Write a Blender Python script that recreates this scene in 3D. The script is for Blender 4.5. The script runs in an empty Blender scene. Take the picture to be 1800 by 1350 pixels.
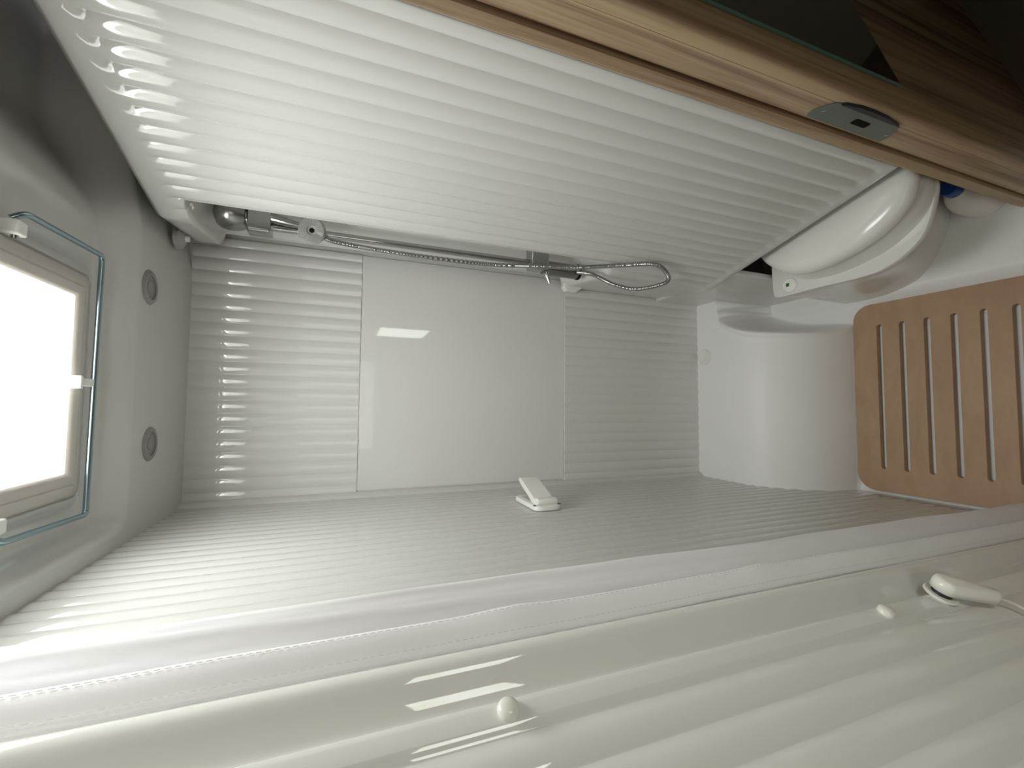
import bpy, bmesh, math
from mathutils import Vector, Matrix

S = bpy.context.scene
COL = S.collection
PI = math.pi

# ------------------------------------------------------------------ camera
CAMZ = 1.58
cr = Vector((0.00781, -0.35805, -0.93367))      # image right (roughly world down: the phone was held sideways)
cu = Vector((0.99861, -0.04599, 0.02599))       # image up (roughly world +X)
cr.normalize()
cf = cu.cross(cr).normalized()
cu = cr.cross(cf).normalized()
cam = bpy.data.cameras.new('camera')
cam.sensor_width = 36.0
cam.lens = 761.8 / 1800 * 36.0
cam.clip_start = 0.01
camo = bpy.data.objects.new('camera', cam)
COL.objects.link(camo)
m = Matrix.Identity(4)
for i in range(3):
    m[i][0] = cr[i]; m[i][1] = cu[i]; m[i][2] = -cf[i]
m[0][3] = 0; m[1][3] = 0; m[2][3] = CAMZ
camo.matrix_world = m
S.camera = camo

# ------------------------------------------------------------------ world, light levels, exposure
w = bpy.data.worlds.new('world'); S.world = w; w.use_nodes = True
w.node_tree.nodes['Background'].inputs[0].default_value = (0.86, 0.93, 1.0, 1)
w.node_tree.nodes['Background'].inputs[1].default_value = 0.3
SKYLIGHT = 13.5          # daylight behind the frosted roof window
REAR_FILL = 1.3       # glow of the added fill panel behind the camera
S.view_settings.view_transform = 'Standard'
S.view_settings.look = 'None'
S.view_settings.exposure = 0.18
S.view_settings.gamma = 1.0
S.view_settings.use_curve_mapping = False
S.cycles.max_bounces = 14
S.cycles.diffuse_bounces = 8
S.cycles.glossy_bounces = 6
S.cycles.sample_clamp_indirect = 4.0

# ------------------------------------------------------------------ materials
MATS = {}
def mat(name, col, rough=0.4, metal=0.0, spec=0.5, bump=None, coat=0.0, vary=None, trans=0.0, sheen=0.0):
    mt = bpy.data.materials.new(name); mt.use_nodes = True
    nt = mt.node_tree; b = nt.nodes['Principled BSDF']
    b.inputs['Base Color'].default_value = (*col, 1)
    b.inputs['Roughness'].default_value = rough
    b.inputs['Metallic'].default_value = metal
    b.inputs['Specular IOR Level'].default_value = spec
    b.inputs['Coat Weight'].default_value = coat
    b.inputs['Coat Roughness'].default_value = 0.04
    b.inputs['Transmission Weight'].default_value = trans
    tc = nt.nodes.new('ShaderNodeTexCoord')
    if vary:
        sc, amt = vary
        n = nt.nodes.new('ShaderNodeTexNoise'); n.inputs['Scale'].default_value = sc
        n.inputs['Detail'].default_value = 4
        nt.links.new(tc.outputs['Object'], n.inputs['Vector'])
        r = nt.nodes.new('ShaderNodeValToRGB')
        r.color_ramp.elements[0].position = 0.3; r.color_ramp.elements[1].position = 0.7
        r.color_ramp.elements[0].color = (*[c * (1 - amt) for c in col], 1)
        r.color_ramp.elements[1].color = (*[min(1, c * (1 + amt)) for c in col], 1)
        nt.links.new(n.outputs['Fac'], r.inputs['Fac'])
        nt.links.new(r.outputs['Color'], b.inputs['Base Color'])
    if bump:
        sc, st, dist = bump
        n = nt.nodes.new('ShaderNodeTexNoise'); n.inputs['Scale'].default_value = sc
        n.inputs['Detail'].default_value = 3
        nt.links.new(tc.outputs['Object'], n.inputs['Vector'])
        bp = nt.nodes.new('ShaderNodeBump'); bp.inputs['Strength'].default_value = st
        bp.inputs['Distance'].default_value = dist
        nt.links.new(n.outputs['Fac'], bp.inputs['Height'])
        nt.links.new(bp.outputs['Normal'], b.inputs['Normal'])
    MATS[name] = mt
    return mt

def emit(name, col, strength, blot=None):
    mt = bpy.data.materials.new(name); mt.use_nodes = True
    nt = mt.node_tree; nt.nodes.clear()
    o = nt.nodes.new('ShaderNodeOutputMaterial'); e = nt.nodes.new('ShaderNodeEmission')
    e.inputs[0].default_value = (*col, 1); e.inputs[1].default_value = strength
    if blot:
        tc = nt.nodes.new('ShaderNodeTexCoord')
        n = nt.nodes.new('ShaderNodeTexNoise'); n.inputs['Scale'].default_value = blot[0]
        nt.links.new(tc.outputs['Object'], n.inputs['Vector'])
        r = nt.nodes.new('ShaderNodeValToRGB')
        r.color_ramp.elements[0].position = 0.42; r.color_ramp.elements[1].position = 0.6
        r.color_ramp.elements[0].color = (*col, 1); r.color_ramp.elements[1].color = (*blot[1], 1)
        nt.links.new(n.outputs['Fac'], r.inputs['Fac'])
        nt.links.new(r.outputs['Color'], e.inputs[0])
    nt.links.new(e.outputs[0], o.inputs[0])
    MATS[name] = mt

def wood(name, stops, axis_scale, rough=0.4, scale=1.0, bands=6.0, dist=2.0):
    mt = bpy.data.materials.new(name); mt.use_nodes = True
    nt = mt.node_tree; b = nt.nodes['Principled BSDF']
    b.inputs['Roughness'].default_value = rough
    tc = nt.nodes.new('ShaderNodeTexCoord')
    mp = nt.nodes.new('ShaderNodeMapping'); mp.inputs['Scale'].default_value = axis_scale
    nt.links.new(tc.outputs['Object'], mp.inputs['Vector'])
    n1 = nt.nodes.new('ShaderNodeTexNoise'); n1.inputs['Scale'].default_value = bands
    n1.inputs['Detail'].default_value = 5; n1.inputs['Roughness'].default_value = 0.6
    n1.inputs['Distortion'].default_value = dist * 0.15
    nt.links.new(mp.outputs[0], n1.inputs['Vector'])
    n2 = nt.nodes.new('ShaderNodeTexNoise'); n2.inputs['Scale'].default_value = bands * 9
    n2.inputs['Detail'].default_value = 3
    nt.links.new(mp.outputs[0], n2.inputs['Vector'])
    mx = nt.nodes.new('ShaderNodeMath'); mx.operation = 'MULTIPLY_ADD'
    mx.inputs[1].default_value = 0.22
    nt.links.new(n2.outputs['Fac'], mx.inputs[0]); nt.links.new(n1.outputs['Fac'], mx.inputs[2])
    r = nt.nodes.new('ShaderNodeValToRGB')
    els = r.color_ramp.elements
    els[0].position = stops[0][0]; els[0].color = (*stops[0][1], 1)
    els[1].position = stops[-1][0]; els[1].color = (*stops[-1][1], 1)
    for p, c in stops[1:-1]:
        e = els.new(p); e.color = (*c, 1)
    nt.links.new(mx.outputs[0], r.inputs['Fac'])
    nt.links.new(r.outputs['Color'], b.inputs['Base Color'])
    bp = nt.nodes.new('ShaderNodeBump'); bp.inputs['Strength'].default_value = 0.15
    bp.inputs['Distance'].default_value = 0.0006
    nt.links.new(n2.outputs['Fac'], bp.inputs['Height'])
    nt.links.new(bp.outputs['Normal'], b.inputs['Normal'])
    MATS[name] = mt

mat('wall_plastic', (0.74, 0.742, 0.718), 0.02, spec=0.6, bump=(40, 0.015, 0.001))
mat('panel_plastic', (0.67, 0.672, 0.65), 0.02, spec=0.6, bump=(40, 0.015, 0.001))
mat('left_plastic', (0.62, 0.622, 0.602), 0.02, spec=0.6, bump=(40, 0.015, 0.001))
mat('smooth_plastic', (0.78, 0.782, 0.758), 0.03, spec=0.5, bump=(14, 0.015, 0.001))
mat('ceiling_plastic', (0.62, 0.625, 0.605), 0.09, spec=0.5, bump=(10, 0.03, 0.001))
mat('door_plastic', (0.80, 0.80, 0.765), 0.03, spec=0.6, bump=(20, 0.02, 0.001))
mat('tray_plastic', (0.93, 0.935, 0.93), 0.42, spec=0.4, bump=(900, 0.06, 0.0006))
mat('toilet_plastic', (0.80, 0.80, 0.77), 0.12, spec=0.5)
mat('lid_plastic', (0.84, 0.84, 0.80), 0.16, spec=0.5)
mat('white_plastic', (0.90, 0.90, 0.87), 0.25)
mat('cream_plastic', (0.84, 0.83, 0.76), 0.22)
mat('frame_plastic', (0.60, 0.56, 0.51), 0.3)
mat('spot_ring', (0.30, 0.30, 0.285), 0.35, metal=0.2)
mat('spot_lens', (0.30, 0.30, 0.29), 0.25)
mat('fabric', (0.87, 0.865, 0.89), 0.85, spec=0.2, bump=(1400, 0.25, 0.0006))
mat('hem_fabric', (0.94, 0.935, 0.95), 0.85, spec=0.2, bump=(1400, 0.25, 0.0006))
mat('thread', (0.80, 0.79, 0.80), 0.9)
mat('chrome', (0.45, 0.45, 0.45), 0.07, metal=1.0)
mat('dark_chrome', (0.30, 0.30, 0.29), 0.2, metal=0.9)
mat('steel_hose', (0.42, 0.42, 0.41), 0.22, metal=1.0)
mat('rod_steel', (0.32, 0.42, 0.47), 0.25, metal=1.0)
mat('clear_plastic', (0.55, 0.55, 0.54), 0.10, trans=0.3)
mat('grey_rubber', (0.42, 0.42, 0.40), 0.4)
mat('black', (0.008, 0.008, 0.008), 0.8, spec=0.1)
mat('green_led', (0.05, 0.16, 0.03), 0.3)
mat('blue_cap', (0.01, 0.09, 0.42), 0.35)
mat('strike_metal', (0.20, 0.235, 0.225), 0.35, metal=0.75)
mat('dark_metal', (0.05, 0.055, 0.07), 0.4, metal=0.6)
mat('mirror', (0.34, 0.36, 0.34), 0.03, metal=1.0)
mat('glass_edge', (0.10, 0.22, 0.18), 0.15, spec=0.6)
mat('van_wall', (0.50, 0.48, 0.44), 0.6)
mat('van_floor', (0.22, 0.18, 0.14), 0.6)
emit('daylight', (0.98, 1.0, 0.97), SKYLIGHT)
emit('rear_fill_glow', (1.0, 0.97, 0.93), REAR_FILL)
emit('garden_daylight', (0.97, 0.99, 0.98), 8.0, blot=(9.0, (0.84, 0.92, 0.72)))
wood('oak', [(0.40, (0.10, 0.066, 0.038)), (0.50, (0.235, 0.15, 0.092)), (0.60, (0.35, 0.245, 0.155)), (0.72, (0.45, 0.345, 0.21))],
     (15, 15, 0.45), 0.42, bands=2.0)
wood('ply', [(0.30, (0.40, 0.255, 0.155)), (0.58, (0.455, 0.295, 0.185)), (0.85, (0.50, 0.335, 0.215))],
     (2.2, 6, 3), 0.55, bands=2.2, dist=8)

# ------------------------------------------------------------------ helpers
def link(o, parent=None):
    COL.objects.link(o)
    if parent: o.parent = parent
    return o

def mesh(name, verts, faces, material, parent=None, smooth=True, loc=None):
    me = bpy.data.meshes.new(name)
    me.from_pydata([tuple(v) for v in verts], [], faces)
    me.materials.append(MATS[material])
    if smooth:
        me.polygons.foreach_set('use_smooth', [True] * len(me.polygons))
    me.update()
    o = bpy.data.objects.new(name, me)
    if loc: o.location = loc
    return link(o, parent)

def from_bm(name, bm, material, parent=None, smooth=True, bevel=None, sharp=None):
    bmesh.ops.recalc_face_normals(bm, faces=bm.faces)
    me = bpy.data.meshes.new(name); bm.to_mesh(me); bm.free()
    me.materials.append(MATS[material])
    if smooth:
        me.polygons.foreach_set('use_smooth', [True] * len(me.polygons))
        me.set_sharp_from_angle(angle=math.radians(sharp or 40))
    o = bpy.data.objects.new(name, me)
    link(o, parent)
    if bevel:
        b = o.modifiers.new('bevel', 'BEVEL'); b.width = bevel; b.segments = 3; b.limit_method = 'ANGLE'
        b.harden_normals = False
    return o

def struct(o):
    o['kind'] = 'structure'; return o

def tag(o, label, cat, group=None):
    o['label'] = label; o['category'] = cat
    if group: o['group'] = group
    return o

def empty(name, loc=(0, 0, 0)):
    o = bpy.data.objects.new(name, None); o.location = loc
    o.empty_display_size = 0.05
    return link(o)

def adopt(part, thing):
    """parent a part built in world coordinates without moving it"""
    part.parent = thing
    part.matrix_parent_inverse = Matrix.Translation(-Vector(thing.location))
    return part

def sub(piece, part):
    """parent a piece to a part; parts sit at the world origin"""
    piece.parent = part
    return piece

def grid(name, P, material, parent=None, smooth=True, flip=False, closed_u=False):
    """P[row][col] -> mesh"""
    R, C = len(P), len(P[0])
    v = [p for row in P for p in row]
    f = []
    for i in range(R - 1):
        for j in range(C if closed_u else C - 1):
            k = (j + 1) % C
            q = (i * C + j, i * C + k, (i + 1) * C + k, (i + 1) * C + j)
            f.append(q[::-1] if flip else q)
    return mesh(name, v, f, material, parent, smooth)

def box_bm(x0, x1, y0, y1, z0, z1, bm=None):
    bm = bm or bmesh.new()
    vs = [bm.verts.new((x, y, z)) for x in (x0, x1) for y in (y0, y1) for z in (z0, z1)]
    for q in ((0, 1, 3, 2), (4, 6, 7, 5), (0, 4, 5, 1), (2, 3, 7, 6), (0, 2, 6, 4), (1, 5, 7, 3)):
        bm.faces.new([vs[i] for i in q])
    return bm

def frame_from(axis):
    a = Vector(axis).normalized()
    t = Vector((0, 0, 1)) if abs(a.z) < 0.9 else Vector((1, 0, 0))
    u = a.cross(t).normalized(); v = a.cross(u).normalized()
    return a, u, v

def lathe_bm(prof, origin, axis, n=40, bm=None):
    """prof: list of (r, h) along axis"""
    bm = bm or bmesh.new()
    a, u, v = frame_from(axis); o = Vector(origin)
    rings = []
    for r, h in prof:
        if r < 1e-6:
            rings.append([bm.verts.new(o + a * h)])
        else:
            rings.append([bm.verts.new(o + a * h + u * (r * math.cos(2 * PI * k / n)) + v * (r * math.sin(2 * PI * k / n))) for k in range(n)])
    for A, B in zip(rings, rings[1:]):
        for k in range(n):
            k2 = (k + 1) % n
            if len(A) == 1 and len(B) == 1: continue
            if len(A) == 1: bm.faces.new((A[0], B[k], B[k2]))
            elif len(B) == 1: bm.faces.new((A[k], B[0], A[k2]))
            else: bm.faces.new((A[k], B[k], B[k2], A[k2]))
    return bm

def spline(pts, n=12):
    """Catmull-Rom through pts"""
    P = [Vector(p) for p in pts]
    P = [P[0] * 2 - P[1]] + P + [P[-1] * 2 - P[-2]]
    out = []
    for i in range(1, len(P) - 2):
        for k in range(n):
            t = k / n
            a, b, c, d = P[i - 1], P[i], P[i + 1], P[i + 2]
            out.append(0.5 * ((2 * b) + (c - a) * t + (2 * a - 5 * b + 4 * c - d) * t * t + (3 * b - a - 3 * c + d) * t ** 3))
    out.append(P[-2])
    return out

def tube_bm(path, rad, n=12, bm=None, caps=True):
    bm = bm or bmesh.new()
    path = [Vector(p) for p in path]
    rf = rad if callable(rad) else (lambda i: rad)
    prev = None; rings = []
    for i, p in enumerate(path):
        t = (path[min(i + 1, len(path) - 1)] - path[max(i - 1, 0)]).normalized()
        if prev is None:
            _, u, v = frame_from(t)
        else:
            u = (prev - t * prev.dot(t)).normalized(); v = t.cross(u)
        prev = u
        r = rf(i)
        rings.append([bm.verts.new(p + u * (r * math.cos(2 * PI * k / n)) + v * (r * math.sin(2 * PI * k / n))) for k in range(n)])
    for A, B in zip(rings, rings[1:]):
        for k in range(n):
            bm.faces.new((A[k], A[(k + 1) % n], B[(k + 1) % n], B[k]))
    if caps:
        bm.faces.new(rings[0][::-1]); bm.faces.new(rings[-1])
    return bm

def prism_bm(poly, axis0, axis1, origin, normal_from, normal_to, bm=None):
    """poly in 2D (a,b) -> origin + a*axis0 + b*axis1, extruded along axis0 x axis1"""
    bm = bm or bmesh.new()
    A, B, O = Vector(axis0), Vector(axis1), Vector(origin)
    N = A.cross(B).normalized()
    lo = [bm.verts.new(O + A * a + B * b + N * normal_from) for a, b in poly]
    hi = [bm.verts.new(O + A * a + B * b + N * normal_to) for a, b in poly]
    bm.faces.new(lo[::-1]); bm.faces.new(hi)
    n = len(poly)
    for k in range(n):
        bm.faces.new((lo[k], lo[(k + 1) % n], hi[(k + 1) % n], hi[k]))
    return bm

def rrect(x0, x1, y0, y1, r, n=8):
    out = []
    for cx, cy, a in ((x1 - r, y1 - r, 0), (x0 + r, y1 - r, 90), (x0 + r, y0 + r, 180), (x1 - r, y0 + r, 270)):
        for k in range(n + 1):
            t = math.radians(a + 90 * k / n)
            out.append((cx + r * math.cos(t), cy + r * math.sin(t)))
    return out

def sstep(a, b, x):
    t = max(0.0, min(1.0, (x - a) / (b - a))); return t * t * (3 - 2 * t)

PITCH = 0.034
US = (0.0, 0.08, 0.18, 0.32, 0.5, 0.7, 0.88)
def rib_samples(s0, s1, ph):
    """sample positions along s with groove centres at ph + k*PITCH"""
    out = {s0, s1}
    k0 = int(math.floor((s0 - ph) / PITCH)) - 1
    k1 = int(math.ceil((s1 - ph) / PITCH)) + 1
    for k in range(k0, k1 + 1):
        c = ph + k * PITCH
        for u in US:
            for sg in (-1, 1):
                s = c + sg * u * PITCH / 2
                if s0 + 0.0006 < s < s1 - 0.0006: out.add(round(s, 6))
    return sorted(out)
def rib_h(s, ph, G):
    d = abs((s - ph + PITCH / 2) % PITCH - PITCH / 2) / (PITCH / 2)
    return -G * (1 - d) ** 2

# ------------------------------------------------------------------ room shell
XL, YB, ZC = -0.259, 1.33, 1.958
# back wall
wb = struct(mesh('wall_back', [(XL - 0.03, YB, 0), (0.70, YB, 0), (0.70, YB, 2.06), (XL - 0.03, YB, 2.06)], [(0, 1, 2, 3)], 'smooth_plastic', smooth=False))

def ribbed_back(name, z0, z1, proud=0.0):
    G = 0.0036; ph = 0.011
    xs = rib_samples(-0.247, 0.44, ph)
    front = [[(x, YB - 0.0060 - proud - rib_h(x, ph, G), z) for x in xs] for z in (z0, z1)]
    edge = 0.0
    P = [[(x, YB + 0.0005, z0) for x in xs], front[0], front[1], [(x, YB + 0.0005, z1) for x in xs]]
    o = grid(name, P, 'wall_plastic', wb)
    o.data.set_sharp_from_angle(angle=math.radians(50))
    # end caps
    return o
ribbed_back('ribbed_panel', 1.545, ZC + 0.002)
ribbed_back('ribbed_panel', 0.27, 0.880, 0.0035)
from_bm('smooth_panel', box_bm(-0.243, 0.44, YB - 0.003, YB + 0.001, 0.8815, 1.5435), 'smooth_plastic', wb, smooth=False, bevel=0.0012)

# left wall
def left_wall():
    G = 0.0032; ph = 1.318 - PITCH
    ys = rib_samples(0.44, 1.318, ph)
    zs = [-0.02, 0.06, 0.075, 0.09, 0.11, ZC + 0.06]
    fade = [0, 0, 0.3, 0.7, 1, 1]
    P = [[(XL + rib_h(y, ph, G * fz), y, z) for y in ys] + [(XL, YB, z)] for z, fz in zip(zs, fade)]
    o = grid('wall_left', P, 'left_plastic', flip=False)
    return struct(o)
wl = left_wall()
# corner cover strip between left and back wall
cs = [(XL - 0.001, 1.300), (XL + 0.004, 1.302), (XL + 0.009, 1.308), (XL + 0.013, 1.318), (XL + 0.014, 1.331)]
struct(grid('trim_1', [[(x, y, z) for x, y in cs] for z in (0.27, ZC + 0.002)], 'panel_plastic'))

# ceiling : rim with a raised, filleted field and a hole for the roof window
HX0, HX1, HY0, HY1 = -0.128, 0.192, 0.42, 0.905
def ceil_z(x, y):
    a = sstep(-0.236, -0.200, x)          # left fillet
    b = 1 - sstep(0.955, 1.030, y)        # back fillet
    return ZC + 0.040 * a * b + 0.085 * sstep(0.31, 0.50, x) * (1 - 0.75 * sstep(0.955, 1.030, y))
def lin(a, b, n): return [a + (b - a) * k / (n - 1) for k in range(n)]
xs = [-0.262, -0.25] + lin(-0.240, -0.195, 12) + lin(-0.18, HX0, 4) + lin(HX0 + 0.03, HX1, 8) + lin(HX1 + 0.03, 0.52, 18) + lin(0.56, 0.75, 3)
ys = [-0.30] + lin(-0.1, HY0, 5) + lin(HY0 + 0.05, HY1, 10) + [0.93] + lin(0.945, 1.04, 14) + [1.08, 1.2, 1.335]
def ceiling():
    V, F = [], []
    C = len(xs)
    for y in ys:
        for x in xs: V.append((x, y, ceil_z(x, y)))
    for i in range(len(ys) - 1):
        for j in range(C - 1):
            mx, my = (xs[j] + xs[j + 1]) / 2, (ys[i] + ys[i + 1]) / 2
            if HX0 < mx < HX1 and HY0 < my < HY1: continue
            F.append((i * C + j, (i + 1) * C + j, (i + 1) * C + j + 1, i * C + j + 1))
    return struct(mesh('ceiling', V, F, 'ceiling_plastic'))
ceiling()
# roof window
win = struct(empty('window_1', (0.032, 0.517, 1.998)))
def ring_frame(name, x0, x1, y0, y1, wdt, prof, material, parent, r=0.02):
    """prof: list of (inset, z) swept round a rounded rectangle"""
    rows = []
    for ins, z in prof:
        rr = max(0.003, r - ins)
        rows.append([(x, y, z) for x, y in rrect(x0 + ins, x1 - ins, y0 + ins, y1 - ins, rr, 5)])
    o = grid(name, rows, material, None, closed_u=True)
    o.data.set_sharp_from_angle(angle=math.radians(45))
    return adopt(o, parent)
ring_frame('window_frame', -0.152, 0.214, 0.39, 0.938, 0.03,
           [(0, 2.001), (0.001, 1.992), (0.006, 1.988), (0.020, 1.987), (0.021, 1.9885), (0.0225, 1.9885), (0.0235, 1.987), (0.036, 1.988), (0.040, 1.992)], 'frame_plastic', win, 0.016)
ring_frame('window_surround', -0.172, 0.234, 0.37, 0.958, 0.03,
           [(0, 1.9985), (0.008, 1.994), (0.017, 1.9935), (0.021, 2.0)], 'ceiling_plastic', win, 0.03)
ring_frame('window_shaft', -0.152, 0.214, 0.39, 0.938, 0.03, [(0.039, 1.991), (0.041, 1.994), (0.0405, 2.072), (0.036, 2.078)], 'white_plastic', win, 0.016)
adopt(mesh('pane', [(-0.118, 0.424, 2.074), (0.180, 0.424, 2.074), (0.180, 0.904, 2.074), (-0.118, 0.904, 2.074)], [(0, 3, 2, 1)], 'daylight', smooth=False), win)
# metal bow handle of the roof window
bow = tag(empty('window_bow_handle', (0.034, 0.83, 1.99)), 'bent blue-grey steel rod handle around the roof window', 'handle')
def rnd_path(pts, r, n=6):
    P = [Vector(p) for p in pts]; out = [P[0]]
    for i in range(1, len(P) - 1):
        a, b, c = P[i - 1], P[i], P[i + 1]
        d1, d2 = (a - b).normalized(), (c - b).normalized()
        s, e = b + d1 * r, b + d2 * r
        for k in range(n + 1):
            t = k / n
            out.append(s * (1 - t) ** 2 + b * 2 * t * (1 - t) + e * t * t)
    out.append(P[-1]); return out
rod = rnd_path([(0.236, 0.736, 1.986), (0.246, 0.742, 1.975), (0.252, 0.932, 1.975), (-0.183, 0.926, 1.975), (-0.174, 0.736, 1.975), (-0.160, 0.730, 1.986)], 0.009)
adopt(from_bm('rod', tube_bm(rod, 0.0042, 14), 'rod_steel'), bow)
for bx, by in ((0.225, 0.740), (-0.155, 0.738)):
    bl = adopt(from_bm('bracket', box_bm(bx - 0.010, bx + 0.010, by - 0.010, by + 0.010, 1.975, 2.0), 'white_plastic', bevel=0.003), bow)
    sub(from_bm('screw', lathe_bm([(0, 0.0045), (0.003, 0.004), (0.004, 0)], (bx - 0.010 * (1 if bx > 0 else -1), by, 1.983), (-1 if bx > 0 else 1, 0, 0), 16), 'chrome'), bl)
    sub(from_bm('screw_hole', lathe_bm([(0, 0.0006), (0.0026, 0.0006), (0.0026, -0.001)], (bx, by + 0.0102, 1.985), (0, 1, 0), 14), 'black'), bl)
adopt(from_bm('rod_clip', box_bm(0.028, 0.040, 0.885, 0.937, 1.973, 1.981, box_bm(0.024, 0.044, 0.884, 0.892, 1.972, 1.999)), 'white_plastic', bevel=0.0015), bow)

# recessed spot lights (switched off)
for sx, sy, lab in ((0.236, 1.075, 'round ceiling spotlight nearer the shower rail, switched off'), (-0.083, 1.113, 'round ceiling spotlight nearer the left ribbed wall, switched off')):
    t = tag(empty('ceiling_spotlight', (sx, sy, ZC)), lab, 'spotlight', 'ceiling spotlights')
    adopt(from_bm('ring', lathe_bm([(0.0245, 0.0), (0.0245, 0.004), (0.027, 0.0055), (0.033, 0.004), (0.036, 0.0), (0.0245, -0.001)], (sx, sy, ZC + 0.0005), (0, 0, -1)), 'spot_ring'), t)
    adopt(from_bm('lens', lathe_bm([(0, 0.0035), (0.012, 0.003), (0.013, 0.0015), (0.018, 0.0012), (0.019, 0.0025), (0.0245, 0.002), (0.0245, -0.001)], (sx, sy, ZC + 0.0005), (0, 0, -1)), 'spot_lens'), t)

# ------------------------------------------------------------------ moulded shower tray (floor)
def ledge_right(y):      # right-hand limit of the moulded ledge
    t = max(0, (y - 0.92) / 0.30)
    return 0.24 + 0.03 * t + 0.06 * t ** 4 + 0.25 * sstep(1.20, 1.27, y)
def ledge_z(y):
    if y >= 1.15: return 0.29 + 0.004 * (y - 1.15) / 0.18
    if y <= 0.92: return 0.0
    return 0.29 * math.sqrt(max(0, 1 - ((1.15 - y) / 0.23) ** 2))
def tray_z(x, y):
    zl = ledge_z(y)
    e = ledge_right(y)
    base = 0.0135
    # raised bead along the right end of the ledge, then falls into the well beside the toilet
    fall = 1 - sstep(e, e + 0.055, x)
    bead = 0.010 * math.exp(-((x - e + 0.004) / 0.011) ** 2) * sstep(0.93, 1.0, y)
    z = max(base, (zl + bead) * fall)
    # well floor climbs a little towards the toilet
    if x > e: z = max(z, base + 0.022 * sstep(0.335, 0.37, x))
    # low upstand around the duckboard
    if x < -0.25: z = max(z, base + 0.006 * (1 - sstep(-0.259, -0.25, x)))
    return z
txs = [-0.262, -0.259, -0.256, -0.253, -0.25] + lin(-0.24, 0.20, 12) + lin(0.205, 0.42, 60) + lin(0.44, 0.66, 8)
tys = lin(0.10, 0.86, 12) + lin(0.875, 0.915, 5) + lin(0.9195, 0.95, 14) + lin(0.955, 1.16, 30) + lin(1.17, YB, 22)
fl = struct(grid('floor', [[(x, y, tray_z(x, y)) for x in txs] for y in tys], 'tray_plastic'))
# round cap on the ledge
cap = tag(from_bm('drain_cap', lathe_bm([(0.0285, -0.002), (0.0285, 0.008), (0.026, 0.0125), (0.022, 0.0135), (0.019, 0.012), (0, 0.0115)], (0.196, 1.284, 0.2925), (0, 0, 1)), 'white_plastic'),
    'small round white cap on the white moulded ledge below the ribbed wall', 'cap')
dot = None

# ------------------------------------------------------------------ duckboard
def duckboard():
    cu_ = bpy.data.curves.new('duckboard', 'CURVE'); cu_.dimensions = '2D'; cu_.fill_mode = 'BOTH'
    def add(pts):
        sp = cu_.splines.new('POLY'); sp.points.add(len(pts) - 1)
        for p, q in zip(sp.points, pts): p.co = (*q, 0, 1)
        sp.use_cyclic_u = True
    X0, X1, Y0, Y1 = -0.249, 0.331, 0.13, 0.914
    add(rrect(X0, X1, Y0, Y1, 0.048, 10))
    k = 0
    y = 0.8425
    while y > Y0 + 0.05:
        add(rrect(-0.183, 0.266, y - 0.0085, y + 0.0085, 0.0084, 5)[::-1])
        y -= 0.0594
    cu_.extrude = 0.0065; cu_.bevel_depth = 0.0012; cu_.bevel_resolution = 2
    o = bpy.data.objects.new('tmp', cu_); COL.objects.link(o)
    dg = bpy.context.evaluated_depsgraph_get()
    me = bpy.data.meshes.new_from_object(o.evaluated_get(dg))
    bpy.data.objects.remove(o)
    me.name = 'duckboard'; me.materials.clear(); me.materials.append(MATS['ply'])
    b = bpy.data.objects.new('duckboard', me); b.location = (0, 0, 0.0262)
    link(b)
    for bx in (-0.225, 0.298):
        bt_ = from_bm('batten', box_bm(bx - 0.012, bx + 0.012, 0.17, 0.86, -0.0122, -0.0075), 'ply', b, smooth=False, bevel=0.001)
    return tag(b, 'slotted plywood duckboard lying in the white shower tray', 'duckboard')
duckboard()

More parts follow.
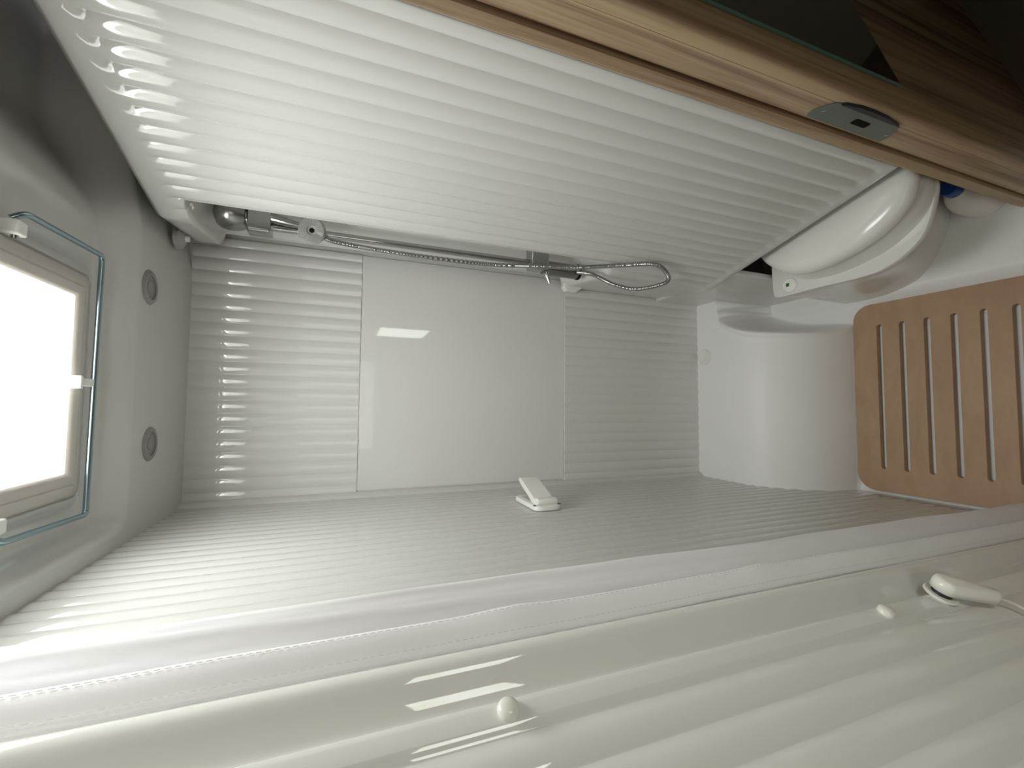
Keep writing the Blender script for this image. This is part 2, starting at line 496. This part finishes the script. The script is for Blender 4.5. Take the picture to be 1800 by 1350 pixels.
# ------------------------------------------------------------------ right: moulded ribbed panel with shower niche
ANG = math.radians(-15)
PD = Vector((math.sin(ANG), math.cos(ANG), 0)); PN = Vector((-PD.y, PD.x, 0))   # normal towards the room
P0 = Vector((0.366, 1.093, 0))
SF, SN, SB = -0.5707, -0.1036, -0.040
PZ0, PZ1 = 0.4925, 1.945
NZ0, NZ1 = 0.905, 1.885
def panel_end(z):
    t = sstep(1.86, 1.90, z)
    return Vector((0.413, 1.322, 0)).lerp(Vector((0.404, 1.275, 0)), t)
def right_panel():
    ph = -0.5447; G = 0.0056
    cols = rib_samples(SF, SN, ph)
    ret_base = rib_samples(SN, SB, ph)[1:]
    B = P0 + PD * SB
    # return face path towards the back wall and the niche path
    base, nich = [], []
    nb = len(ret_base)
    tail = 14
    npts = nb + tail
    npath = spline([P0 + PD * SN, Vector((0.4045, 0.9985, 0)), Vector((0.438, 1.022, 0)), Vector((0.460, 1.07, 0)), Vector((0.468, 1.14, 0)), Vector((0.462, 1.20, 0)), Vector((0.450, 1.25, 0)), Vector((0.443, 1.272, 0)), Vector((0.436, 1.275, 0))], 8)
    def along(path, t):
        f = t * (len(path) - 1); i = min(int(f), len(path) - 2); return path[i].lerp(path[i + 1], f - i)
    for k, s in enumerate(ret_base): base.append(('s', s))
    for k in range(1, tail + 1): base.append(('r', k / tail))
    zs = [PZ0, 0.498] + lin(0.512, 0.545, 7) + lin(0.60, 0.86, 4) + lin(NZ0 - 0.02, NZ0 + 0.03, 9) + lin(1.0, 1.8, 6) + lin(NZ1 - 0.012, NZ1 + 0.006, 7) + lin(1.896, 1.925, 6) + [1.936, PZ1]
    rows = []
    for z in zs:
        fr = sstep(0.515, 0.535, z) * (1 - sstep(1.895, 1.915, z))
        lip = 0.006 * (1 - sstep(PZ1 - 0.012, PZ1, z)) - 0.006 + 0.004 * sstep(PZ0 + 0.008, PZ0, z) * -1
        wn = sstep(NZ0 - 0.018, NZ0 + 0.025, z) * (1 - sstep(NZ1 - 0.010, NZ1 + 0.004, z))
        row = []
        for s in cols:
            p = P0 + PD * s + PN * (rib_h(s, ph, G * fr) + lip); row.append((p.x, p.y, z))
        for k, (kind, t) in enumerate(base):
            if kind == 's':
                p = P0 + PD * t + PN * (rib_h(t, ph, G * fr) + lip)
            else:
                p = B.lerp(panel_end(z), t) + PN * lip
            q = along(npath, (k + 1) / npts)
            p = p.lerp(q, wn)
            row.append((p.x, p.y, z))
        rows.append(row)
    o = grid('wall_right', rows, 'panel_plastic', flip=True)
    md = o.modifiers.new('thickness', 'SOLIDIFY'); md.thickness = 0.010; md.offset = -1
    o.data.set_sharp_from_angle(angle=math.radians(60))
    return struct(o)
right_panel()
# fixed wall strip below the panel, and the outer side wall behind it
struct(from_bm('wall_right_lower', box_bm(0.402, 0.418, 0.955, YB, 0.02, 0.4915), 'panel_plastic', smooth=False, bevel=0.004))
struct(mesh('wall_right_outer', [(0.655, 0.56, -0.02), (0.655, YB, -0.02), (0.655, YB, 2.05), (0.655, 0.56, 2.05)], [(0, 3, 2, 1)], 'van_floor', smooth=False))  # dark colour put here to deepen the shade above and behind the panel
# rubber bumper at the far top corner of the panel
bmp = tag(empty('rubber_bumper', (0.385, 1.20, 1.953)), 'grey rubber bumper under the ceiling at the top corner of the ribbed panel', 'bumper')
adopt(from_bm('cup', lathe_bm([(0.0, 0.012), (0.012, 0.012), (0.016, 0.009), (0.024, 0.003), (0.026, -0.006), (0, -0.006)], (0.385, 1.20, 1.950), (0, 0, -1)), 'grey_rubber'), bmp)
adopt(from_bm('peg', lathe_bm([(0, 0.018), (0.006, 0.017), (0.007, 0.01), (0.007, 0)], (0.385, 1.20, 1.948), (0, 0, -1), 20), 'white_plastic'), bmp)

# ------------------------------------------------------------------ shower rail set in the niche
RX, RY = 0.422, 1.15
sh = tag(empty('shower_rail', (RX, RY, 1.04)), 'chrome shower rail with brackets and mixer in the wall niche', 'shower')
adopt(from_bm('rail', lathe_bm([(0, 0), (0.009, 0), (0.009, 0.74), (0, 0.74)], (RX, RY, 1.04), (0, 0, 1), 24), 'chrome'), sh)
for z0, z1 in ((1.754, 1.803), (1.036, 1.090)):
    adopt(from_bm('rail_bracket', prism_bm(rrect(-0.023, 0.050, -0.026, 0.022, 0.010, 6), (1, 0, 0), (0, 1, 0), (RX, RY, 0), z0, z1), 'chrome', bevel=0.004, sharp=35), sh)
# slider with clear ribbed knob
sl = adopt(from_bm('slider', lathe_bm([(0, -0.03), (0.014, -0.03), (0.016, -0.02), (0.016, 0.02), (0.014, 0.03), (0, 0.03)], (RX, RY, 1.668), (0, 0, 1), 28), 'clear_plastic'), sh)
kd = Vector((-0.30, -1.0, 0.12)).normalized()
ko = Vector((0.416, 1.120, 1.664))
kn = adopt(from_bm('slider_knob', lathe_bm([(0.020, -0.006), (0.028, -0.004), (0.030, 0.0), (0.030, 0.014), (0.027, 0.018), (0.011, 0.0165), (0.009, 0.012), (0.0, 0.012)], ko, kd, 48), 'clear_plastic'), sh)
bm = bmesh.new(); a, u, v = frame_from(kd)
for k in range(36):
    t = 2 * PI * k / 36; dr = u * math.cos(t) + v * math.sin(t)
    tube_bm([ko + a * 0.0172 + dr * 0.012, ko + a * 0.0185 + dr * 0.026, ko + a * 0.012 + dr * 0.0303], 0.0009, 5, bm)
sub(from_bm('knob_ribs', bm, 'clear_plastic'), kn)
sub(from_bm('knob_hole', lathe_bm([(0, 0.0128), (0.0058, 0.0128), (0.0058, 0.010)], ko, kd, 24), 'black'), kn)
# lever of the slider pointing up
adopt(from_bm('slider_lever', tube_bm([(RX + 0.004, RY - 0.02, 1.68), (RX + 0.010, RY - 0.018, 1.72), (RX + 0.018, RY - 0.012, 1.756)], lambda i: (0.006, 0.010, 0.013)[i], 12), 'dark_chrome'), sh)
# mixer below the lower bracket
mb = adopt(from_bm('mixer_body', lathe_bm([(0, 0), (0.020, 0), (0.0215, 0.004), (0.0215, 0.10), (0.019, 0.118), (0, 0.118)], (RX - 0.010, RY, 0.928), (0, 0, 1), 32), 'dark_chrome'), sh)
sub(from_bm('mixer_ring', lathe_bm([(0.0222, 0), (0.0232, 0.002), (0.0232, 0.007), (0.0222, 0.009)], (RX - 0.010, RY, 0.924), (0, 0, 1), 32), 'black'), mb)
adopt(from_bm('mixer_tip', lathe_bm([(0, -0.012), (0.010, -0.012), (0.019, -0.004), (0.0195, 0.0)], (RX - 0.010, RY, 0.928), (0, 0, 1), 32), 'chrome'), sh)
sub(from_bm('mixer_handle', tube_bm([(RX - 0.025, RY - 0.004, 1.036), (RX - 0.043, RY - 0.006, 1.030), (RX - 0.058, RY - 0.008, 1.026)], lambda i: (0.011, 0.006, 0.0035)[i], 14), 'chrome'), mb)
# handset head above the top bracket
hs = tag(empty('hand_shower', (0.42, 1.15, 1.80)), 'chrome hand shower head resting above the top rail bracket', 'hand shower')
adopt(from_bm('shower_head', tube_bm(spline([(0.440, 1.15, 1.806), (0.442, 1.15, 1.828), (0.446, 1.150, 1.85), (0.452, 1.150, 1.868)], 5), lambda i: 0.030 + 0.010 * math.sin(i / 15 * PI) - 0.012 * max(0, (i - 11) / 4), 24), 'dark_chrome'), hs)  # dark reflection of the chrome is put into its colour
adopt(from_bm('neck', lathe_bm([(0.020, 0), (0.022, 0.006), (0.026, 0.014)], (0.436, 1.15, 1.8035), (0, 0, 1), 24), 'chrome'), hs)
# hose
hp = [(0.412, 1.135, 1.640), (0.397, 1.122, 1.61), (0.389, 1.120, 1.465), (0.388, 1.115, 1.237), (0.396, 1.095, 1.078), (0.389, 1.05, 0.994),
      (0.386, 0.972, 0.880), (0.389, 0.945, 0.806), (0.379, 0.968, 0.746), (0.358, 0.985, 0.734), (0.340, 1.018, 0.806), (0.351, 1.04, 0.868), (0.378, 1.055, 0.932), (0.404, 1.125, 0.940)]
path = spline(hp, 90)
L = [0.0]
for p, q_ in zip(path, path[1:]): L.append(L[-1] + (q_ - p).length)
hose = tag(from_bm('shower_hose', tube_bm(path, lambda i: 0.0058 + 0.0006 * math.sin(L[i] / 0.0034 * 2 * PI), 10), 'steel_hose'), 'ribbed metal shower hose looping down from the rail', 'hose')
# white wedge shaped holder behind the mixer
wd = prism_bm([(0.0, 0.012), (0.012, 0.0), (0.03, 0.004), (0.075, 0.085), (0.080, 0.16), (0.0, 0.05)], (1, 0, 0), (0, 0, -1), (0.392, 1.285, 0.905), -0.004, 0.02)
tag(from_bm('soap_shelf', wd, 'white_plastic', bevel=0.003), 'small white wedge shaped shelf behind the shower mixer', 'shelf')

# ------------------------------------------------------------------ left wall clip hook
hk = tag(empty('wall_hook', (XL, 1.06, 1.10)), 'white folding plastic hook on the left ribbed wall', 'hook')
HXb = XL + 0.001
pl_ = prism_bm(rrect(0.985, 1.135, 1.062, 1.138, 0.02, 6), (0, 1, 0), (0, 0, 1), (0, 0, 0), HXb, HXb + 0.012)
adopt(from_bm('base_plate', pl_, 'white_plastic', bevel=0.003), hk)
adopt(from_bm('recess', prism_bm(rrect(1.015, 1.122, 1.078, 1.122, 0.008, 5), (0, 1, 0), (0, 0, 1), (0, 0, 0), HXb + 0.0118, HXb + 0.0124), 'frame_plastic'), hk)
lev = [(1.000, 0.012), (0.992, 0.020), (0.994, 0.027), (1.006, 0.030), (1.022, 0.026), (1.032, 0.031), (1.085, 0.052), (1.118, 0.064), (1.124, 0.062), (1.125, 0.055), (1.100, 0.041), (1.060, 0.026), (1.035, 0.014), (1.02, 0.0122)]
lv = prism_bm([(y, XL + h) for y, h in lev], (0, 1, 0), (1, 0, 0), (0, 0, 0), -1.128, -1.072)
adopt(from_bm('lever', lv, 'white_plastic', bevel=0.003), hk)
for z in (1.066, 1.134):
    adopt(from_bm('screw', lathe_bm([(0, 0.0135), (0.0035, 0.0135), (0.005, 0.0122)], (HXb, 1.000, z), (1, 0, 0), 16), 'dark_metal'), hk)

# ------------------------------------------------------------------ curtain strip with stitched hem
def curtain():
    th = tag(empty('curtain', (-0.245, 0.53, 0.02)), 'white fabric shower curtain gathered flat between ribbed wall and door', 'curtain')
    zs = lin(0.03, 1.952, 70)
    def wob(z, k): return 0.5 * math.sin(z * 5.1 + k) + 0.3 * math.sin(z * 11.3 + 2 * k) + 0.2 * math.sin(z * 23 + 3 * k)
    rows = []
    for z in zs:
        row = []
        for j in range(13):
            t = j / 12
            y = 0.500 - t * 0.040 + 0.004 * wob(z, 0.3) * (1 - t)
            x = -0.2035 - 0.032 * t + 0.003 * math.sin(t * PI) + 0.0018 * wob(z * 1.7 + t * 2.2, 1.7 + t)
            row.append((x, y, z))
        rows.append(row)
    c = grid('cloth', rows, 'fabric', flip=True)
    md = c.modifiers.new('thickness', 'SOLIDIFY'); md.thickness = 0.0012
    adopt(c, th)
    hrows = []
    for z in zs:
        bul = 0.35 * math.exp(-((z - 1.40) / 0.035) ** 2) + 0.35 * math.exp(-((z - 1.03) / 0.03) ** 2)
        row = []
        for j in range(11):
            t = j / 10
            y = 0.4615 - t * 0.022 + 0.0010 * wob(z, 2.1) - 0.004 * bul
            x = -0.2235 - 0.0225 * t + 0.004 * math.sin(min(1, t * 1.1) * PI) + 0.0008 * wob(z * 2, 4.0) + 0.010 * bul * (1 - t)
            row.append((x, y, z))
        hrows.append(row)
    h = grid('hem', hrows, 'hem_fabric', flip=True)
    md = h.modifiers.new('thickness', 'SOLIDIFY'); md.thickness = 0.002
    adopt(h, th)
    bm = bmesh.new()
    zz = 0.04
    import bisect
    def at(tj, z):
        f = (z - zs[0]) / (zs[1] - zs[0]); i = min(int(f), len(zs) - 2); fr = f - i
        g = tj * 10; j = min(int(g), 9); gj = g - j
        def L3(a, b, t): return Vector(a).lerp(Vector(b), t)
        return L3(L3(hrows[i][j], hrows[i][j + 1], gj), L3(hrows[i + 1][j], hrows[i + 1][j + 1], gj), fr)
    while zz < 1.94:
        for tj in (0.10, 0.78):
            p = at(tj, zz); q = at(tj, zz + 0.0045)
            tube_bm([p + Vector((0.0008, -0.0012, 0)), q + Vector((0.0008, -0.0012, 0))], 0.0004, 4, bm)
        zz += 0.0075
    s = sub(from_bm('stitching', bm, 'thread', smooth=False), h)
    s['kind'] = 'stuff'
curtain()

# ------------------------------------------------------------------ moulded door in the foreground, standing ajar
DO = Vector((-0.235, 0.430, 0)); DT = Vector((-0.4104, -0.9119, 0)); DN = Vector((0.9119, -0.4104, 0))
def on_door(u, n, z): return DO + DT * u + DN * n + Vector((0, 0, z))
def door():
    th = struct(empty('door_1', tuple(on_door(0.3, 0, 0.03))))
    prof = [(0.004, -0.045), (-0.001, -0.030), (-0.0005, -0.014), (0.0025, -0.007), (0.0075, -0.002), (0.0135, 0.0), (0.0195, -0.0008), (0.0265, -0.0045),
            (0.0345, -0.0105), (0.0430, -0.0155), (0.0490, -0.0170), (0.0530, -0.0150), (0.0562, -0.0095), (0.0590, -0.0035), (0.0618, -0.0006), (0.066, 0.0), (0.074, 0.0)]
    ph = 0.0882; G = 0.0042
    for u in rib_samples(0.0790, 0.75, ph):
        prof.append((u, rib_h(u, ph, G * sstep(0.078, 0.085, u))))
    rows = [[tuple(on_door(u, n, z)) for u, n in prof] for z in (0.03, 1.94)]
    o = grid('door_leaf', rows, 'door_plastic', flip=True)
    o.data.set_sharp_from_angle(angle=math.radians(60))
    adopt(o, th)
    return th
dr = door()
for z, lab in ((1.441, 'domed white rivet on the door, the one far from the knob'), (0.9155, 'domed white rivet on the door right beside the knob')):
    tag(from_bm('rivet', lathe_bm([(0.0100, -0.001), (0.0100, 0.002), (0.0090, 0.0048), (0.0062, 0.0066), (0.003, 0.0073), (0, 0.0075)], on_door(0.0702, 0.0, z), DN, 28), 'cream_plastic'), lab, 'rivet', 'door rivets')

# door knob
kc = on_door(0.0655, 0, 0.7830)
kb = tag(empty('door_knob', tuple(kc)), 'white oblong turn knob on the ribbed door', 'knob')
ka = (DT * 0.50 + Vector((0, 0, -0.866))).normalized(); kbv = DN.cross(ka).normalized()
def knob_pts(r0, r1, L, n=10):
    out = []
    for k in range(n + 1):
        t = PI / 2 + PI * k / n; out.append((r0 * math.cos(t), r0 * math.sin(t)))
    for k in range(n + 1):
        t = -PI / 2 + PI * k / n; out.append((L + r1 * math.cos(t), r1 * math.sin(t)))
    return out
rows = []
for ins, h in ((0.0, 0.010), (0.0, 0.019), (0.0012, 0.0235), (0.0035, 0.0262), (0.007, 0.0275)):
    rows.append([kc + DN * h + ka * a + kbv * b for a, b in knob_pts(0.0165 - ins, 0.0090 - ins * 0.8, 0.058)])
rows.append([kc + DN * 0.028 + ka * 0.030] * len(rows[0]))
rows.insert(0, [kc + DN * 0.0098 + ka * 0.030] * len(rows[0]))
adopt(grid('grip', [[tuple(p) for p in rw] for rw in rows], 'cream_plastic', closed_u=True), kb)
adopt(from_bm('spindle', lathe_bm([(0.0120, 0), (0.0120, 0.0115)], kc, DN, 28), 'dark_metal'), kb)
adopt(from_bm('rosette', lathe_bm([(0.020, 0.0), (0.020, 0.0015), (0.0185, 0.0028), (0, 0.0030)], kc, DN, 36), 'cream_plastic'), kb)
adopt(from_bm('cord', tube_bm(spline([kc + ka * 0.064 + DN * 0.016, kc + ka * 0.085 + DN * 0.014, kc + ka * 0.115 + DN * 0.007 + DT * 0.012, kc + ka * 0.15 + DN * 0.004 + DT * 0.03], 8), 0.0018, 8), 'cream_plastic'), kb)

# ------------------------------------------------------------------ wooden post, strike plate, mirror
wp = tag(empty('wooden_partition', (0.56, 0.48, -0.02)), 'oak veneer partition along the front edge of the ribbed panel', 'partition')
def extrude_xy(name, poly, z0, z1, material, sharp=40):
    bm = bmesh.new()
    lo = [bm.verts.new((x, y, z0)) for x, y in poly]; hi = [bm.verts.new((x, y, z1)) for x, y in poly]
    for k in range(len(poly)):
        bm.faces.new((lo[k], lo[(k + 1) % len(poly)], hi[(k + 1) % len(poly)], hi[k]))
    bm.faces.new(hi); bm.faces.new(lo[::-1])
    return from_bm(name, bm, material, sharp=sharp)
adopt(extrude_xy('cladding', [(0.524, 0.512), (0.516, 0.508), (0.5125, 0.502), (0.512, 0.495), (0.5127, 0.4610), (0.5137, 0.4604), (0.5127, 0.4598),
    (0.513, 0.450), (0.5145, 0.4445), (0.5185, 0.4405), (0.525, 0.4400), (1.30, 0.6929), (1.30, 0.72), (0.55, 0.52)], -0.03, 2.05, 'oak', 50), wp)
adopt(extrude_xy('edge_strip', [(0.5000, 0.5255), (0.5015, 0.5205), (0.5085, 0.5125), (0.535, 0.5135), (0.535, 0.5395), (0.512, 0.5395)], 0.02, 1.99, 'oak', 35), wp)
# strike plate on the end face of the partition
sp = tag(empty('strike_plate', (0.512, 0.478, 0.745)), 'grey metal door strike plate screwed to the oak partition edge', 'strike plate')
def end_prism(name, poly, n0, n1, material, thing, bevel=None):
    """poly of (y, z) on the end face, extruded towards the room (-X)"""
    bm = bmesh.new()
    lo = [bm.verts.new((0.5122 - n0, a, b)) for a, b in poly]
    hi = [bm.verts.new((0.5122 - n1, a, b)) for a, b in poly]
    bm.faces.new(lo); bm.faces.new(hi[::-1])
    for k in range(len(poly)):
        bm.faces.new((lo[k], lo[(k + 1) % len(poly)], hi[(k + 1) % len(poly)], hi[k]))
    return adopt(from_bm(name, bm, material, bevel=bevel), thing)
end_prism('plate', [(0.494, 0.846), (0.486, 0.847), (0.462, 0.832), (0.4575, 0.822), (0.4575, 0.668), (0.4615, 0.655), (0.486, 0.640), (0.500, 0.641), (0.500, 0.842)], 0.0003, 0.0018, 'strike_metal', sp, 0.0005)
end_prism('latch_hole', rrect(0.4715, 0.4845, 0.714, 0.754, 0.004, 5), 0.0014, 0.0021, 'black', sp)
end_prism('lip', [(0.4578, 0.818), (0.4535, 0.810), (0.4490, 0.780), (0.4480, 0.745), (0.4495, 0.705), (0.4540, 0.670), (0.4578, 0.660)], -0.002, 0.0050, 'dark_metal', sp, 0.001)
for y_, z_ in ((0.479, 0.828), (0.481, 0.652)):
    adopt(from_bm('screw', lathe_bm([(0, 0.0030), (0.002, 0.0029), (0.0038, 0.0017)], (0.5122, y_, z_), (-1, 0, 0), 18), 'chrome'), sp)
# mirror pane with green glass edge
ft = Vector((0.95, 0.31, 0)).normalized(); fn = Vector((0.31, -0.95, 0)).normalized(); fo = Vector((0.525, 0.440, 0))
def face_prism(name, poly, n0, n1, material, thing, bevel=None):
    """poly of (t, z) on the partition face, extruded outwards n0..n1"""
    bm = bmesh.new()
    lo = [bm.verts.new(fo + ft * a + Vector((0, 0, b)) + fn * n0) for a, b in poly]
    hi = [bm.verts.new(fo + ft * a + Vector((0, 0, b)) + fn * n1) for a, b in poly]
    bm.faces.new(lo[::-1]); bm.faces.new(hi)
    for k in range(len(poly)):
        bm.faces.new((lo[k], lo[(k + 1) % len(poly)], hi[(k + 1) % len(poly)], hi[k]))
    return adopt(from_bm(name, bm, material, bevel=bevel), thing)
mr = tag(empty('mirror_pane', tuple(fo + ft * 0.2 + Vector((0, 0, 0.66)))), 'dark mirror pane with greenish glass edge on the oak partition', 'mirror')
MT0, MT1, MZ0 = 0.064, 0.50, 0.656
face_prism('glass', [(MT0, MZ0), (MT1, MZ0), (MT1, 1.92), (MT0, 1.92)], 0.0006, 0.0052, 'glass_edge', mr, 0.0006)
face_prism('mirror_face', [(MT0 + 0.002, MZ0 + 0.002), (MT1 - 0.002, MZ0 + 0.002), (MT1 - 0.002, 1.918), (MT0 + 0.002, 1.918)], 0.0051, 0.0055, 'mirror', mr)

# ------------------------------------------------------------------ toilet
def resample(pts, n):
    P = spline([(x, y, 0) for x, y in pts], 10)
    d = [0.0]
    for p, q in zip(P, P[1:]): d.append(d[-1] + (q - p).length)
    out = []; j = 0
    for k in range(n):
        t = d[-1] * k / (n - 1)
        while j < len(d) - 2 and d[j + 1] < t: j += 1
        f = (t - d[j]) / max(1e-9, d[j + 1] - d[j])
        out.append(P[j].lerp(P[j + 1], f))
    return out
NL = 60
lid = resample([(0.64, 0.925), (0.53, 0.948), (0.447, 0.921), (0.40, 0.876), (0.370, 0.818), (0.365, 0.75), (0.378, 0.681), (0.402, 0.62), (0.445, 0.566), (0.484, 0.546), (0.516, 0.5425), (0.56, 0.548), (0.64, 0.565)], NL)
LC = Vector((0.60, 0.74, 0))
def loft(name, rings, material, thing, cap_top=True):
    V, F = [], []
    for rg in rings: V += rg
    n = len(rings[0])
    for i in range(len(rings) - 1):
        for k in range(n - 1):
            F.append((i * n + k, i * n + k + 1, (i + 1) * n + k + 1, (i + 1) * n + k))
    if cap_top: F.append(tuple(range((len(rings) - 1) * n, len(rings) * n)))
    bm = bmesh.new(); vs = [bm.verts.new(v) for v in V]
    for f in F:
        try: bm.faces.new([vs[i] for i in f])
        except ValueError: pass
    return adopt(from_bm(name, bm, material, sharp=50), thing)
def ring(o, sc, z): return [tuple(LC + (p - LC) * sc + Vector((0, 0, z))) for p in o]
tl = tag(empty('toilet', (0.50, 0.74, 0.02)), 'white moulded toilet with closed lid below the ribbed panel', 'toilet')
loft('lid', [ring(lid, 0.97, 0.4195), ring(lid, 0.992, 0.4185), ring(lid, 1.0, 0.421), ring(lid, 1.0, 0.428), ring(lid, 0.99, 0.438), ring(lid, 0.965, 0.447), ring(lid, 0.92, 0.453), ring(lid, 0.83, 0.4575), ring(lid, 0.6, 0.461), ring(lid, 0.3, 0.462)], 'lid_plastic', tl)
con = resample([(0.64, 0.945), (0.53, 0.945), (0.421, 0.944), (0.352, 0.940), (0.338, 0.932), (0.336, 0.91), (0.337, 0.80), (0.336, 0.70), (0.343, 0.645), (0.372, 0.593), (0.41, 0.562), (0.48, 0.5435), (0.53, 0.5435), (0.64, 0.565)], NL)
def mix(a, b, t, z): return [tuple(p.lerp(q, t) + Vector((0, 0, z))) for p, q in zip(a, b)]
loft('bowl', [mix(con, lid, 0.85, 0.360), mix(con, lid, 0.91, 0.372), mix(con, lid, 0.97, 0.39), ring(lid, 0.985, 0.405), ring(lid, 0.975, 0.4165)], 'toilet_plastic', tl)
foot = resample([(0.64, 0.95), (0.53, 0.95), (0.42, 0.952), (0.362, 0.948), (0.352, 0.93), (0.352, 0.88), (0.357, 0.81), (0.375, 0.745), (0.41, 0.71), (0.455, 0.685), (0.50, 0.668), (0.54, 0.66), (0.64, 0.655)], NL)
rings = [mix(foot, foot, 0, 0.015)]
for z, t in ((0.04, 0.0), (0.07, 0.05), (0.12, 0.14), (0.18, 0.28), (0.24, 0.48), (0.30, 0.74), (0.335, 0.93), (0.348, 0.995), (0.358, 1.0), (0.362, 0.98)):
    rings.append(mix(foot, con, t, z))
loft('pedestal', rings, 'toilet_plastic', tl)
bt = adopt(from_bm('flush_button', lathe_bm([(0.0225, -0.001), (0.0225, 0.003), (0.0205, 0.0055), (0.0185, 0.0045), (0.0175, 0.0032), (0.010, 0.005), (0, 0.0056)], (0.363, 0.886, 0.3625), (0, 0, 1), 32), 'white_plastic'), tl)
sub(from_bm('indicator', box_bm(0.361, 0.371, 0.886, 0.895, 0.366, 0.3690), 'green_led', smooth=False), bt)

# bottle standing behind the post
BX, BY, BZ = 0.550, 0.592, 0.0325
bo = tag(empty('bottle', (BX, BY, BZ)), 'white plastic bottle with blue cap on the tray behind the oak partition', 'bottle')
adopt(from_bm('body', lathe_bm([(0, 0), (0.042, 0), (0.046, 0.004), (0.047, 0.010), (0.047, 0.066), (0.045, 0.082), (0.038, 0.104), (0.026, 0.126), (0.017, 0.135), (0.017, 0.144)], (BX, BY, BZ), (0, 0, 1), 40), 'white_plastic'), bo)
adopt(from_bm('cap', lathe_bm([(0.019, 0.138), (0.020, 0.140), (0.020, 0.166), (0.018, 0.170), (0, 0.170)], (BX, BY, BZ), (0, 0, 1), 32), 'blue_cap'), bo)

# ------------------------------------------------------------------ van interior behind the camera (only reflected and lighting)
struct(mesh('wall_front', [(-1.0, -1.35, -0.05), (1.0, -1.35, -0.05), (1.0, -1.35, 2.1), (-1.0, -1.35, 2.1)], [(0, 1, 2, 3)], 'van_wall', smooth=False))
struct(mesh('wall_corridor_end', [(1.32, 0.1, -0.05), (1.32, 1.0, -0.05), (1.32, 1.0, 2.1), (1.32, 0.1, 2.1)], [(0, 3, 2, 1)], 'van_wall', smooth=False))
struct(mesh('wall_corridor_side', [(-1.0, 0.60, -0.05), (-0.285, 0.60, -0.05), (-0.285, 0.60, 2.1), (-1.0, 0.60, 2.1)], [(0, 1, 2, 3)], 'van_wall', smooth=False))
struct(mesh('wall_corridor_left', [(-1.0, -1.35, -0.05), (-1.0, 0.60, -0.05), (-1.0, 0.60, 2.1), (-1.0, -1.35, 2.1)], [(0, 1, 2, 3)], 'van_wall', smooth=False))
struct(from_bm('light_block_right', box_bm(0.50, 1.4, -1.35, 0.20, -0.05, 2.1), 'oak', smooth=False))  # unseen box added to keep the rear light off the oak partition
struct(mesh('floor_corridor', [(-1.0, -1.35, -0.03), (1.4, -1.35, -0.03), (1.4, 0.80, -0.03), (-1.0, 0.80, -0.03)], [(0, 1, 2, 3)], 'van_floor', smooth=False))
struct(mesh('ceiling_corridor', [(-1.0, -1.35, 2.085), (1.4, -1.35, 2.085), (1.4, 1.34, 2.085), (0.25, 1.34, 2.085), (0.25, 0.1, 2.085), (-0.2, 0.1, 2.085), (-0.2, 0.70, 2.085), (-1.0, 0.70, 2.085)], [(0, 7, 6, 5, 4, 3, 2, 1)], 'van_wall', smooth=False))
def rear_fill_panel(name, x0, x1, z0, z1, material):
    w2 = struct(empty(name, ((x0 + x1) / 2, -1.34, (z0 + z1) / 2)))
    adopt(from_bm('window_frame', prism_bm(rrect(x0 - .03, x1 + .03, z0 - .03, z1 + .03, 0.02, 5), (1, 0, 0), (0, 0, 1), (0, 0, 0), 1.325, 1.349), 'frame_plastic'), w2)
    adopt(mesh('pane', [(x0, -1.322, z0), (x1, -1.322, z0), (x1, -1.322, z1), (x0, -1.322, z1)], [(0, 1, 2, 3)], material, smooth=False), w2)
rear_fill_panel('fill_panel_rear', -0.95, 0.38, 1.35, 1.95, 'rear_fill_glow')  # added glowing panel in a window frame, unseen, fills the room from behind
# side window of the sliding door, to the right behind the camera
w3 = struct(empty('window_3', (0.498, -0.32, 1.24)))
adopt(from_bm('window_frame', prism_bm(rrect(-0.53, -0.11, 1.04, 1.43, 0.03, 5), (0, 1, 0), (0, 0, 1), (0, 0, 0), 0.488, 0.4995), 'frame_plastic'), w3)
adopt(mesh('pane', [(0.4872, -0.49, 1.08), (0.4872, -0.148, 1.08), (0.4872, -0.148, 1.39), (0.4872, -0.49, 1.39)], [(0, 1, 2, 3)], 'garden_daylight', smooth=False), w3)
